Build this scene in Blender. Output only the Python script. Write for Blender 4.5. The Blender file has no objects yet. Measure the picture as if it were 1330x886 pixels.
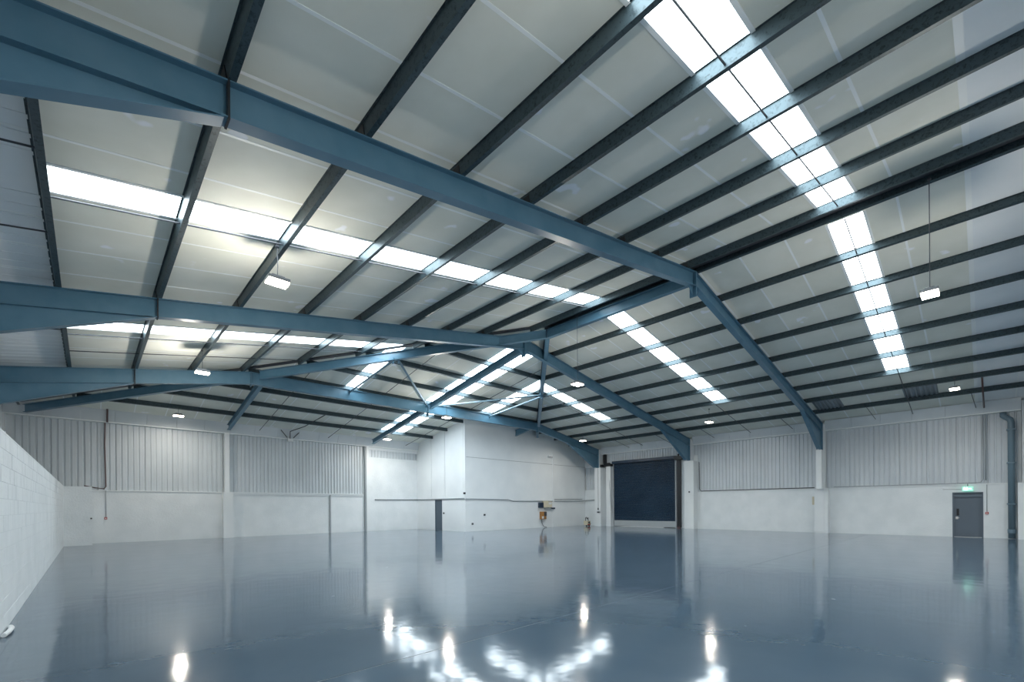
import bpy, bmesh, math, random
from mathutils import Vector, Matrix
random.seed(7)
PI = math.pi
C = bpy.context.scene.collection
sc = bpy.context.scene

# ------------------------------------------------------------------ camera
YAW = 0.7578
cam_d = bpy.data.cameras.new('camera'); cam = bpy.data.objects.new('camera', cam_d); C.objects.link(cam)
cam_d.sensor_fit = 'HORIZONTAL'; cam_d.sensor_width = 36.0
cam_d.lens = 580.1 / 1330 * 36
cam_d.shift_y = (658.05 - 443) / 1330
cam_d.clip_end = 300
cam.matrix_world = (Matrix.Translation((0, 0, 1.565)) @ Matrix.Rotation(-YAW, 4, 'Z')
                    @ Matrix.Rotation(PI / 2, 4, 'X') @ Matrix.Rotation(-0.007, 4, 'Z'))
sc.camera = cam
# ------------------------------------------------------------------ world, exposure
w = bpy.data.worlds.new('sky'); sc.world = w; w.use_nodes = True
bg = w.node_tree.nodes['Background']; bg.inputs[0].default_value = (0.75, 0.88, 1.0, 1); bg.inputs[1].default_value = 1.0
sc.view_settings.view_transform = 'Standard'; sc.view_settings.look = 'None'
sc.view_settings.gamma = 1; sc.view_settings.use_curve_mapping = False
sc.view_settings.exposure = 0.60
sc.cycles.max_bounces = 10; sc.cycles.diffuse_bounces = 6; sc.cycles.glossy_bounces = 4
sc.cycles.sample_clamp_indirect = 8
SKYLIGHT = 8.0      # radiance of the daylit rooflight sheets
LAMP_W = 95.0      # one high bay lamp

# ------------------------------------------------------------------ materials
def mat(name, col, rough=0.5, metal=0.0, spec=0.5, coat=0.0):
    m = bpy.data.materials.new(name); m.use_nodes = True
    b = m.node_tree.nodes['Principled BSDF']
    b.inputs['Base Color'].default_value = (*col, 1); b.inputs['Roughness'].default_value = rough
    b.inputs['Metallic'].default_value = metal; b.inputs['Specular IOR Level'].default_value = spec
    b.inputs['Coat Weight'].default_value = coat
    return m
def N(m, t, **kw):
    n = m.node_tree.nodes.new(t)
    for k, v in kw.items():
        if hasattr(n, k): setattr(n, k, v)
        else: n.inputs[k].default_value = v
    return n
def L(m, a, b): m.node_tree.links.new(a, b)
def coords(m, scale=(1, 1, 1)):
    g = N(m, 'ShaderNodeNewGeometry'); mp = N(m, 'ShaderNodeMapping'); mp.inputs['Scale'].default_value = scale
    L(m, g.outputs['Position'], mp.inputs['Vector']); return mp.outputs['Vector']
def vary(m, c0, c1, scale=3.0, detail=4, lo=.35, hi=.65, sc3=(1, 1, 1), bump=0.0, bscale=None, kind='ShaderNodeTexNoise'):
    v = coords(m, sc3)
    b = m.node_tree.nodes['Principled BSDF']
    n = N(m, kind); n.inputs['Scale'].default_value = scale
    if 'Detail' in n.inputs: n.inputs['Detail'].default_value = detail
    L(m, v, n.inputs['Vector'])
    r = N(m, 'ShaderNodeValToRGB'); e = r.color_ramp.elements
    e[0].position = lo; e[0].color = (*c0, 1); e[1].position = hi; e[1].color = (*c1, 1)
    L(m, n.outputs['Color' if kind == 'ShaderNodeTexVoronoi' else 0], r.inputs[0]); L(m, r.outputs[0], b.inputs['Base Color'])
    if bump:
        n2 = N(m, 'ShaderNodeTexNoise'); n2.inputs['Scale'].default_value = bscale or scale * 4; L(m, v, n2.inputs['Vector'])
        bp = N(m, 'ShaderNodeBump'); bp.inputs['Strength'].default_value = bump; bp.inputs['Distance'].default_value = .02
        L(m, n2.outputs[0], bp.inputs['Height']); L(m, bp.outputs[0], b.inputs['Normal'])
    return m
M = {}
M['liner'] = vary(mat('roof liner', (.5, .5, .46), .8, 0, .25), (.71, .725, .655), (.79, .80, .735), .9, 5)
M['liner_white'] = vary(mat('roof liner white', (.6, .64, .66), .8, 0, .25), (.80, .84, .86), (.86, .89, .91), .7, 5)
M['joint'] = mat('joint cover', (.88, .91, .91), .5)
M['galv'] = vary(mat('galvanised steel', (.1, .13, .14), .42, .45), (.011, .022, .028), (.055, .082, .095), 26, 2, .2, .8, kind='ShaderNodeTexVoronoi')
M['steel'] = vary(mat('blue grey painted steel', (.05, .11, .17), .33), (.072, .175, .255), (.098, .205, .29), 2.2, 5)
M['brace'] = mat('pale blue grey tube', (.20, .30, .37), .35)
M['white'] = vary(mat('white paint', (.8, .83, .85), .55), (.715, .75, .77), (.765, .795, .81), .8, 6)
M['white_block'] = vary(mat('white painted blockwork', (.8, .83, .85), .6), (.705, .745, .765), (.765, .80, .82), 1.4, 7, bump=.35, bscale=16)
M['mortar'] = mat('painted joint', (.66, .70, .72), .7)
M['cladding'] = vary(mat('grey wall liner', (.4, .44, .47), .42), (.53, .575, .61), (.60, .645, .68), .5, 4)
M['band'] = vary(mat('eaves lining', (.6, .64, .67), .5), (.56, .61, .64), (.66, .70, .73), .6, 4)
M['black'] = mat('black steel', (.012, .014, .018), .4)
M['dark'] = mat('dark conduit', (.05, .055, .065), .5)
M['redbrown'] = mat('red brown conduit', (.10, .055, .055), .5)
M['grey_pipe'] = mat('grey conduit', (.30, .33, .35), .5)
M['navy'] = vary(mat('navy shutter', (.012, .03, .058), .38), (.008, .027, .056), (.014, .040, .078), .8, 5)
M['shutter_rail'] = mat('grey bottom rail', (.38, .41, .43), .45)
M['door'] = mat('slate grey door', (.105, .135, .17), .45)
M['door_dark'] = mat('slate grey door in the side wall', (.07, .10, .13), .45)
M['chrome'] = mat('brushed steel', (.5, .5, .5), .35, .9)
M['red'] = mat('red plastic', (.42, .03, .03), .4)
M['pipe'] = mat('blue grey pipe', (.13, .20, .25), .4)
M['cream'] = mat('cream enclosure', (.58, .53, .40), .5)
M['box_navy'] = mat('dark blue enclosure', (.012, .03, .06), .4)
M['orange'] = mat('orange brown enclosure', (.36, .17, .05), .5)
M['plastic'] = mat('white plastic', (.75, .77, .78), .4)
M['corr'] = mat('bare corrugated steel', (.22, .27, .31), .4, .5)
M['reflector'] = mat('lamp housing', (.16, .17, .18), .4, .5)
M['rubber'] = mat('rubber', (.02, .02, .02), .7)
def emit(name, col, s):
    m = mat(name, (0.8, 0.8, 0.8), .5); b = m.node_tree.nodes['Principled BSDF']
    b.inputs['Emission Color'].default_value = (*col, 1); b.inputs['Emission Strength'].default_value = s
    return m
M['sky_pane'] = emit('daylit rooflight sheet', (.84, .945, 1.0), SKYLIGHT)
M['lamp'] = emit('lamp lens', (1.0, .90, .74), 14)
M['exit_green'] = emit('exit sign green', (.0, .42, .24), .75)
M['exit_white'] = emit('exit sign white', (.55, 1.0, .85), 1.5)
def blotch(m):
    b = m.node_tree.nodes['Principled BSDF']; v = coords(m)
    src = b.inputs['Base Color'].links[0].from_socket
    n = N(m, 'ShaderNodeTexNoise', Scale=1.7, Detail=2.0); L(m, v, n.inputs['Vector'])
    r = N(m, 'ShaderNodeMapRange'); r.inputs['From Min'].default_value = .69; r.inputs['From Max'].default_value = .73; L(m, n.outputs[0], r.inputs[0])
    mx = N(m, 'ShaderNodeMixRGB'); L(m, r.outputs[0], mx.inputs[0]); L(m, src, mx.inputs[1]); mx.inputs[2].default_value = (.88, .90, .93, 1)
    L(m, mx.outputs[0], b.inputs['Base Color'])
blotch(M['liner'])
# floor: glossy grey resin
fm = mat('grey resin floor', (.17, .2, .235), .1)
def make_floor():
    m = fm; b = m.node_tree.nodes['Principled BSDF']; v = coords(m)
    n = N(m, 'ShaderNodeTexNoise', Scale=.35, Detail=6.0, Roughness=.6); L(m, v, n.inputs['Vector'])
    r = N(m, 'ShaderNodeValToRGB'); e = r.color_ramp.elements
    e[0].position = .3; e[0].color = (.070, .108, .150, 1); e[1].position = .7; e[1].color = (.092, .134, .178, 1)
    L(m, n.outputs[0], r.inputs[0])
    # small pale chips
    vo = N(m, 'ShaderNodeTexVoronoi', Scale=1.6); L(m, v, vo.inputs['Vector'])
    nn = N(m, 'ShaderNodeTexNoise', Scale=.9); L(m, v, nn.inputs['Vector'])
    lt = N(m, 'ShaderNodeMath', operation='LESS_THAN'); lt.inputs[1].default_value = .045; L(m, vo.outputs['Distance'], lt.inputs[0])
    gt = N(m, 'ShaderNodeMath', operation='GREATER_THAN'); gt.inputs[1].default_value = .56; L(m, nn.outputs[0], gt.inputs[0])
    mu = N(m, 'ShaderNodeMath', operation='MULTIPLY'); L(m, lt.outputs[0], mu.inputs[0]); L(m, gt.outputs[0], mu.inputs[1])
    mx = N(m, 'ShaderNodeMixRGB'); L(m, mu.outputs[0], mx.inputs[0]); L(m, r.outputs[0], mx.inputs[1]); mx.inputs[2].default_value = (.42, .47, .5, 1)
    L(m, mx.outputs[0], b.inputs['Base Color'])
    n3 = N(m, 'ShaderNodeTexNoise', Scale=1.1, Detail=3.0); L(m, v, n3.inputs['Vector'])
    rr = N(m, 'ShaderNodeMapRange'); rr.inputs['To Min'].default_value = .05; rr.inputs['To Max'].default_value = .14
    L(m, n3.outputs[0], rr.inputs[0]); L(m, rr.outputs[0], b.inputs['Roughness'])
    n4 = N(m, 'ShaderNodeTexNoise', Scale=2.2, Detail=3.0); L(m, v, n4.inputs['Vector'])
    bp = N(m, 'ShaderNodeBump'); bp.inputs['Strength'].default_value = .25; bp.inputs['Distance'].default_value = .012
    L(m, n4.outputs[0], bp.inputs['Height']); L(m, bp.outputs[0], b.inputs['Normal'])
    b.inputs['Specular IOR Level'].default_value = .5
make_floor(); M['floor'] = fm

# ------------------------------------------------------------------ mesh helpers
class MB:
    def __init__(s): s.v = []; s.f = []
    def add(s, vs, fs):
        k = len(s.v); s.v += [tuple(p) for p in vs]; s.f += [tuple(i + k for i in f) for f in fs]; return s
    def box(s, x0, x1, y0, y1, z0, z1):
        return s.add([(x0,y0,z0),(x1,y0,z0),(x1,y1,z0),(x0,y1,z0),(x0,y0,z1),(x1,y0,z1),(x1,y1,z1),(x0,y1,z1)],
                     [(0,3,2,1),(4,5,6,7),(0,1,5,4),(1,2,6,5),(2,3,7,6),(3,0,4,7)])
    def sweep(s, prof, a, b, u, n, cap=True):
        """prof: closed list of (u, n) in the plane spanned by u and n, swept from a to b"""
        a, b, u, n = map(Vector, (a, b, u, n)); k = len(prof)
        vs = [a + u * p + n * q for p, q in prof] + [b + u * p + n * q for p, q in prof]
        fs = [(i, (i + 1) % k, k + (i + 1) % k, k + i) for i in range(k)]
        if cap: fs += [tuple(range(k))[::-1], tuple(range(k, 2 * k))]
        return s.add(vs, fs)
    def bar(s, a, b, u, n, u0, u1, n0, n1):
        return s.sweep([(u0, n0), (u1, n0), (u1, n1), (u0, n1)], a, b, u, n)
    def prism(s, poly, d):
        """poly: list of 3d points, d: extrusion vector"""
        k = len(poly); d = Vector(d); p = [Vector(q) for q in poly]
        return s.add(p + [q + d for q in p], [tuple(range(k))[::-1], tuple(range(k, 2 * k))] + [(i, (i + 1) % k, k + (i + 1) % k, k + i) for i in range(k)])
    def tube(s, pts, r, seg=8):
        pts = [Vector(p) for p in pts]; k0 = len(s.v); ref = None
        for i, p in enumerate(pts):
            d = (pts[min(i + 1, len(pts) - 1)] - pts[max(i - 1, 0)]).normalized()
            if ref is None: ref = Vector((0, 0, 1)) if abs(d.z) < .9 else Vector((1, 0, 0))
            a = d.cross(ref).normalized(); b = d.cross(a).normalized(); ref = b.cross(d) if False else ref
            s.v += [tuple(p + (a * math.cos(2 * PI * j / seg) + b * math.sin(2 * PI * j / seg)) * r) for j in range(seg)]
        for i in range(len(pts) - 1):
            for j in range(seg):
                s.f.append((k0 + i * seg + j, k0 + i * seg + (j + 1) % seg, k0 + (i + 1) * seg + (j + 1) % seg, k0 + (i + 1) * seg + j))
        s.f.append(tuple(k0 + j for j in range(seg))[::-1]); s.f.append(tuple(k0 + (len(pts) - 1) * seg + j for j in range(seg)))
        return s
    def build(s, name, m, parent=None, smooth=False):
        me = bpy.data.meshes.new(name); me.from_pydata(s.v, [], s.f); me.validate()
        bm = bmesh.new(); bm.from_mesh(me); bmesh.ops.recalc_face_normals(bm, faces=bm.faces); bm.to_mesh(me); bm.free()
        if smooth:
            for p in me.polygons: p.use_smooth = len(p.vertices) == 4
        me.materials.append(M[m] if isinstance(m, str) else m)
        o = bpy.data.objects.new(name, me); C.objects.link(o)
        if parent is not None:
            o.parent = parent
            o.matrix_parent_inverse = Matrix.Translation(-parent.matrix_basis.translation) if parent.parent is None else parent_inv(parent)
        return o
def parent_inv(p):
    m = Matrix.Identity(4); q = p
    while q is not None:
        m = q.matrix_parent_inverse @ q.matrix_basis @ m if q.parent is not None else q.matrix_basis @ m
        q = q.parent
    return m.inverted()
def tag(o, label=None, cat=None, group=None, kind=None):
    if label: o['label'] = label
    if cat: o['category'] = cat
    if group: o['group'] = group
    if kind: o['kind'] = kind
    return o
def empty(name, loc, label=None, cat=None, group=None, kind=None):
    o = bpy.data.objects.new(name, None); C.objects.link(o); o.location = loc; o.empty_display_size = .1
    return tag(o, label, cat, group, kind)
ORD = ['first','second','third','fourth','fifth','sixth','seventh','eighth','ninth','tenth','eleventh','twelfth']

# ------------------------------------------------------------------ key dimensions (metres)
XM, ZR, T = 13.467, 8.70, 0.1759      # ridge, rafter top at the ridge, slope
XR, XL = 29.43, -2.60                 # long side walls
YE, YF = 28.03, -9.0                  # end wall, wall behind the camera
YH = 12.07                            # where the ridge ends and the hip begins
Y0, Y1, Y2, Y3 = -1.38, 5.994, 13.368, 20.671
ZS = 0.20                             # purlin depth: rafter top to roof liner
BX, BY = 17.15, 22.40                 # corner enclosure: its two faces
zside = lambda x: ZR - T * abs(x - XM)
zhip = lambda y: ZR - T * (y - YH)
PL = [-2.15] + [-0.48 + 1.679 * k for k in range(9)]            # purlins, left slope
PR = [13.53] + [13.58 + 1.717 * k for k in range(1, 9)]         # right slope
PH = [12.19 + 1.72 * k for k in range(1, 9)]                    # hip slope (y)
SKY_Y = [(-5.15, -4.35), (2.00, 2.78), (9.07, 9.85), (16.10, 16.92)]
def joints(a, b, ref, step=1.17):
    k0 = math.ceil((a - ref) / step); r = [a]; k = k0
    while ref + step * k < b:
        if ref + step * k > a: r.append(ref + step * k)
        k += 1
    return r + [b]

# ------------------------------------------------------------------ floor
fl = tag(MB().box(XL - .3, XR + .3, YF - .3, YE + .3, -.3, -.03).build('floor', 'mortar'), 'glossy grey resin warehouse floor with one long joint across it', None, None, 'structure')
JY = 4.13
MB().box(XL - .3, XR + .3, YF - .3, JY - .007, -.03, 0).build('slab', 'floor', fl)
MB().box(XL - .3, XR + .3, JY + .007, YE + .3, -.03, 0).build('slab', 'floor', fl)
MB().box(XL, XR, JY - .007, JY + .007, -.03, -.003).build('joint_filler', 'grey_pipe', fl)

# ------------------------------------------------------------------ roof lining
def clip(poly, a, b, c):
    """keep a*x+b*y<=c"""
    out = []
    for i, p in enumerate(poly):
        q = poly[(i + 1) % len(poly)]; dp = a * p[0] + b * p[1] - c; dq = a * q[0] + b * q[1] - c
        if dp <= 0: out.append(p)
        if dp * dq < 0:
            t = dp / (dp - dq); out.append((p[0] + (q[0] - p[0]) * t, p[1] + (q[1] - p[1]) * t))
    return out
def slope_poly(side, x0, x1, y0, y1):
    p = [(x0, y0), (x1, y0), (x1, y1), (x0, y1)]
    if side == 'left': p = clip(clip(p, 1, 0, XM), 1, 1, XM + YH)
    elif side == 'right': p = clip(clip(p, -1, 0, -XM), -1, 1, -XM + YH)
    else: p = clip(clip(p, 1, -1, XM - YH), -1, -1, -XM - YH)
    return p
def roof_piece(mb, side, x0, x1, y0, y1, off=0.0, th=.05):
    p = slope_poly(side, x0, x1, y0, y1)
    if len(p) < 3: return False
    area = abs(sum(p[i][0] * p[(i + 1) % len(p)][1] - p[(i + 1) % len(p)][0] * p[i][1] for i in range(len(p)))) / 2
    if area < .004: return False
    z = zhip if side == 'hip' else zside
    mb.prism([(x, y, (z(y) if side == 'hip' else z(x)) + ZS + off) for x, y in p], (0, 0, th)); return True
roof = empty('ceiling', (XM, 9.5, 9.0), 'pitched and hipped roof lining of pale green-grey panels over dark purlins', None, None, 'structure')
def rp(name, m, *a, **k):
    mb = MB()
    if roof_piece(mb, *a, **k): return mb.build(name, m, roof)
XSL = (-0.42, 13.0); XSR = (13.95, 23.92)
for side in ('left', 'right'):
    xa, xb = (XL - .25, XM) if side == 'left' else (XM, XR + .25)
    sx = XSL if side == 'left' else XSR
    J = joints(YF, YE + .2, 0.21)
    for a, b in zip(J[:-1], J[1:]):
        cuts = [(a, b, False)]
        for s0, s1 in SKY_Y:
            new = []
            for p, q, f in cuts:
                if f or s1 <= p or s0 >= q: new.append((p, q, f)); continue
                if s0 > p: new.append((p, s0, False))
                new.append((max(p, s0), min(q, s1), True))
                if s1 < q: new.append((s1, q, False))
            cuts = new
        m = 'liner' if b > .3 else 'liner_white'
        for p, q, f in cuts:
            if not f: spans = [(xa, xb)]
            else: spans = [(xa, sx[0]), (sx[1], xb)]
            for u0, u1 in spans:
                if side == 'left' and u0 < -.48:      # paler ribbed sheets below the lowest purlin
                    rp('liner_panel', 'liner_white', side, u0, min(u1, -.48), p, q)
                    u0 = -.48
                if u1 > u0 + .01: rp('liner_panel', m, side, u0, u1, p, q)
        if a > YF and not any(s0 - .05 < a < s1 + .05 for s0, s1 in SKY_Y):
            big = .2 < a < .22
            rp('joint_cover', 'joint', side, xa, xb, a - (.05 if big else .024), a + (.05 if big else .024), off=-.003, th=.003)
    # low ribs of the paler sheets
    if side == 'left':
        y = YF + .3
        while y < YE:
            if not any(s0 < y < s1 for s0, s1 in SKY_Y): rp('sheet_rib', 'liner_white', 'left', xa, -.53, y, y + .09, off=-.008, th=.008)
            y += .39
HX = [(8.85, 9.50, 20.95), (13.27, 14.95, 26.1), (17.20, 18.10, 20.95)]
J = joints(XL - .25, XR + .25, 13.27)
for a, b in zip(J[:-1], J[1:]):
    cuts = [(a, b, None)]
    for s0, s1, ye in HX:
        new = []
        for p, q, f in cuts:
            if f or s1 <= p or s0 >= q: new.append((p, q, f)); continue
            if s0 > p: new.append((p, s0, None))
            new.append((max(p, s0), min(q, s1), ye))
            if s1 < q: new.append((s1, q, None))
        cuts = new
    for p, q, f in cuts:
        if f is None: rp('liner_panel', 'liner', 'hip', p, q, YH, YE + .2)
        else:
            rp('liner_panel', 'liner', 'hip', p, q, f, YE + .2)
            if p < XM < q or 13.2 < p < 15: rp('liner_panel', 'liner', 'hip', p, q, YH, 14.1)
    if not any(s0 - .03 < a < s1 + .03 for s0, s1, _ in HX): rp('joint_cover', 'joint', 'hip', a - .02, a + .02, YH, YE, off=-.003, th=.003)
# flashings under ridge and hip lines
MB().bar((XM, YF, ZR + ZS - .06), (XM, YH, ZR + ZS - .06), (1, 0, 0), (0, 0, 1), -.16, .16, 0, .012).build('shaded_ridge_flashing', 'dark', roof)  # ridge flashing coloured dark, painting in the shade on the ridge purlin web
for s in (-1, 1):
    e = 15.9
    MB().bar((XM, YH, ZR + ZS - .03), (XM + s * e, YH + e, ZR + ZS - .03 - T * e), Vector((s, -1, 0)).normalized(), (0, 0, 1), -.11, .11, -.03, 0).build('hip_flashing', 'dark', roof)
# uninsulated corrugated patches low on the right slope
for ya, yb in ((1.35, 2.5), (4.75, 5.95)):
    mb = MB(); k = int((yb - ya) / .16); x0, x1 = 25.75, 27.3
    for i in range(k):
        y = ya + i * .16
        mb.prism([(x0, y, zside(x0) + ZS - .02), (x0, y + .04, zside(x0) + ZS - .055), (x0, y + .09, zside(x0) + ZS - .055), (x0, y + .13, zside(x0) + ZS - .02), (x0, y + .16, zside(x0) + ZS - .02), (x0, y + .16, zside(x0) + ZS - .01), (x0, y, zside(x0) + ZS - .01)], (x1 - x0, 0, -T * (x1 - x0)))
    tag(mb.build('corrugated_patch', 'corr', roof), 'bare corrugated steel patch')
# closing deck above the lining
deck = MB()
for side in ('left', 'right', 'hip'):
    roof_piece(deck, side, XL - .3, XR + .3, YF - .1, YE + .3, off=.10, th=.04)
deck.build('roof_deck', 'corr', roof)

# ------------------------------------------------------------------ rooflights
wn = 0
def window(label, loc):
    global wn; wn += 1
    return empty('window_%d' % wn, loc, label, None, None, 'structure')
names_y = ['behind the camera', 'in the nearest bay', 'between the first and second portal frames', 'between the second and third portal frames']
for i, (s0, s1) in enumerate(SKY_Y):
    for side in ('left', 'right'):
        sx = XSL if side == 'left' else XSR
        ps = [sx[0]] + [x for x in (PL if side == 'left' else PR) if sx[0] + .3 < x < sx[1] - .3] + [sx[1]]
        xmid = sum(sx) / 2
        wd = window('white daylit rooflight strip on the %s roof slope %s' % (side, names_y[i]), (xmid, (s0 + s1) / 2, zside(xmid) + ZS))
        for a, b in zip(ps[:-1], ps[1:]):
            mb = MB()
            if roof_piece(mb, side, a + .01, b - .01, s0 + .01, s1 - .01, off=.035, th=.03): mb.build('pane', 'sky_pane', wd)
        for ye in (s0, s1):
            mb = MB()
            if roof_piece(mb, side, sx[0], sx[1], ye - .03, ye + .03, off=-.014, th=.03): mb.build('edge_trim', 'joint', wd)
for (s0, s1, ye), nm in zip(HX, ('left', 'middle', 'right')):
    ps = [14.1 if nm == 'middle' else YH] + [y for y in PH if (14.3 if nm == 'middle' else 15) < y < ye - .5] + [ye]
    wd = window('white daylit rooflight strip on the far hip slope, %s one of three' % nm, ((s0 + s1) / 2, 18, zhip(18) + ZS))
    for a, b in zip(ps[:-1], ps[1:]):
        mb = MB()
        if roof_piece(mb, 'hip', s0 + .01, s1 - .01, a + .01, b - .01, off=.035, th=.03): mb.build('pane', 'sky_pane', wd)
    for xe in (s0, s1):
        mb = MB()
        if roof_piece(mb, 'hip', xe - .025, xe + .025, ps[0], ye, off=-.014, th=.03): mb.build('edge_trim', 'joint', wd)

# ------------------------------------------------------------------ purlins
def zprof(d=.196, f=.075, t=.006, s=1, g=.03):
    """Z section: web at u=0, bottom flange towards +u, top flange towards -u"""
    return [(-t * s, t), (-t * s, d - t), (-g * s, d - t), (-g * s, d), (0, d), (0, t), (f * s, t), (f * s, .022), ((f + t) * s, .022), ((f + t) * s, 0), (-t * s, 0)]
def purlin(a, b, u, n, label, group, s=1):
    mid = (Vector(a) + Vector(b)) / 2
    r = empty('purlin', mid, label, 'purlin', group)
    r['category'] = 'roof beam'
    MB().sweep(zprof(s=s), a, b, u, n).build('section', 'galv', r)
    return r
nl = Vector((-T, 0, 1)).normalized(); ul = Vector((1, 0, T)).normalized()
nr = Vector((T, 0, 1)).normalized(); ur = Vector((1, 0, -T)).normalized()
nh = Vector((0, T, 1)).normalized(); uh = Vector((0, 1, -T)).normalized()
def hip_end(d): return YH + d
for i, x in enumerate(PL):
    lab = 'galvanised roof purlin on the left slope, %s up from the left wall' % ORD[i]
    ye = YH + (XM - x) - .05
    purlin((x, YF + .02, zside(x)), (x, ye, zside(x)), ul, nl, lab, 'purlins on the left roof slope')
for i, x in enumerate(PR):
    lab = 'galvanised roof purlin on the right slope, %s down from the ridge' % ORD[i]
    ye = YH + (x - XM) - .05
    if ye > BY: ye = BY - .01
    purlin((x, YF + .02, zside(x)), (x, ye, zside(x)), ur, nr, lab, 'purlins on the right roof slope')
for i, y in enumerate(PH):
    d = y - YH
    x0, x1 = XM - d + .05, XM + d - .05
    if y > BY: x1 = BX - .01
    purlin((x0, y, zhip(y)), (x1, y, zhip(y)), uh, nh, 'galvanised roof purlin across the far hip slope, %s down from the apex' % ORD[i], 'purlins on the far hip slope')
# sag rods between purlins, mid-bay
def rod(name, a, b, label, m='dark', r=.015):
    mid = (Vector(a) + Vector(b)) / 2
    e = MB().tube([Vector(a), Vector(b)], r, 6).build(name, m)
    return tag(e, label, 'rod')
for y, nm in ((-4.75, 'behind the camera'), (2.36, 'in the nearest bay'), (9.70, 'between the first and second frames'), (16.98, 'between the second and third frames')):
    xl = min(XM, XM - (y - YH)) ; xr = max(XM, XM + (y - YH))
    rod('sag_rod', (-.48, y, zside(-.48) + .05), (xl - .5, y, zside(xl - .5) + .05), 'thin steel sag rod down the left slope %s' % nm)
    xe = 29.15
    rod('sag_rod', (xr + .3, y, zside(xr + .3) + .05), (xe, y, zside(xe) + .0), 'thin steel sag rod down the right slope %s' % nm)
rod('sag_rod', (-.48, 18.75, zside(-.48) + .05), (XM - (18.75 - YH) - .3, 18.75, zside(XM - (18.75 - YH) - .3) + .05), 'thin dark rod down the left slope just before the third portal frame', 'dark')
for x, nm in ((10.73, 'left'), (16.1, 'right')):
    y0 = YH + abs(x - XM) + .2
    rod('sag_rod', (x, y0, zhip(y0) + .05), (x, 27.8, zhip(27.8) - .05), 'thin steel sag rod down the far hip slope, %s of the middle rafter' % nm, 'dark')
rod('sag_rod', (6.9, 19.6, zhip(19.6) + .05), (6.9, 27.7, zhip(27.7) - .05), 'thin dark sag rod down the far hip slope near the left jack rafter', 'dark')
for y in (8.49, 10.93, 15.9, 16.6):
    rod('tie_rod', (XL + .02, y, zside(XL) + .03), (-.48, y, zside(-.48) + .05), {8.49: 'dark eaves tie rod at upper left, nearer the first frame', 10.93: 'dark eaves tie rod at left, nearer the second frame', 15.9: 'dark eaves tie rod just beyond the second frame, upper of two', 16.6: 'dark eaves tie rod just beyond the second frame, lower of two'}[y], 'dark', .014)
for y in (.35, 3.9, 7.6, 12.0, 15.0, 18.2):
    rod('tie_rod', (27.4, y, zside(27.4) + .02), (29.15, y - .12, zside(29.15) - .05), 'short dark eaves rod, right slope, above %s' % {.35: 'the fire door', 3.9: 'the pale yellow strip side of the nearest bay', 7.6: 'the left of the first frame column', 12.0: 'the right of the second frame column', 15.0: 'the right end of the roller shutter', 18.2: 'the left end of the roller shutter'}[y], 'dark', .013)

# ------------------------------------------------------------------ steel frames
def ibeam(mb, a, b, y, depth, wd=.19, tf=.016, tw=.012, zb=None):
    """I section in a portal plane; a, b = (x, z) of the top edge; vertical depth"""
    (xa, za), (xb, zb_) = a, b
    def slab(z0, z1, y0, y1):
        mb.prism([(xa, y0, za - z0), (xb, y0, zb_ - z0), (xb, y0, zb_ - z1), (xa, y0, za - z1)], (0, y1 - y0, 0))
    slab(0, tf, y, y + wd); slab(depth - tf, depth, y, y + wd)
    slab(tf, depth - tf, y + wd / 2 - tw / 2, y + wd / 2 + tw / 2)
    return mb
def ibeam3(mb, a, b, depth, wd=.17, tf=.014, tw=.011):
    """I beam between two 3d points on the top centreline"""
    a, b = Vector(a), Vector(b); d = (b - a); u = Vector((d.y, -d.x, 0)).normalized(); n = Vector((0, 0, 1))
    mb.bar(a, b, u, n, -wd / 2, wd / 2, -tf, 0); mb.bar(a, b, u, n, -wd / 2, wd / 2, -depth, -depth + tf)
    mb.bar(a, b, u, n, -tw / 2, tw / 2, -depth + tf, -tf); return mb
W = .19
def haunch(f, x0, x1, z0b, z1b, y, dep):
    """triangular haunch under the rafter from x0 (thin end) to x1 (at the column)"""
    zr0, zr1 = zside(x0) - dep, zside(x1) - dep
    mb = MB()
    mb.prism([(x0, y + W / 2 - .006, zr0), (x1, y + W / 2 - .006, zr1), (x1, y + W / 2 - .006, z1b)], (0, .012, 0))
    mb.prism([(x0, y, z0b), (x1, y, z1b), (x1, y, z1b - .018), (x0, y, z0b - .018)], (0, W, 0))
    mb.build('haunch', 'steel', f)
CXL, CXR = -2.15, 29.08
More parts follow.
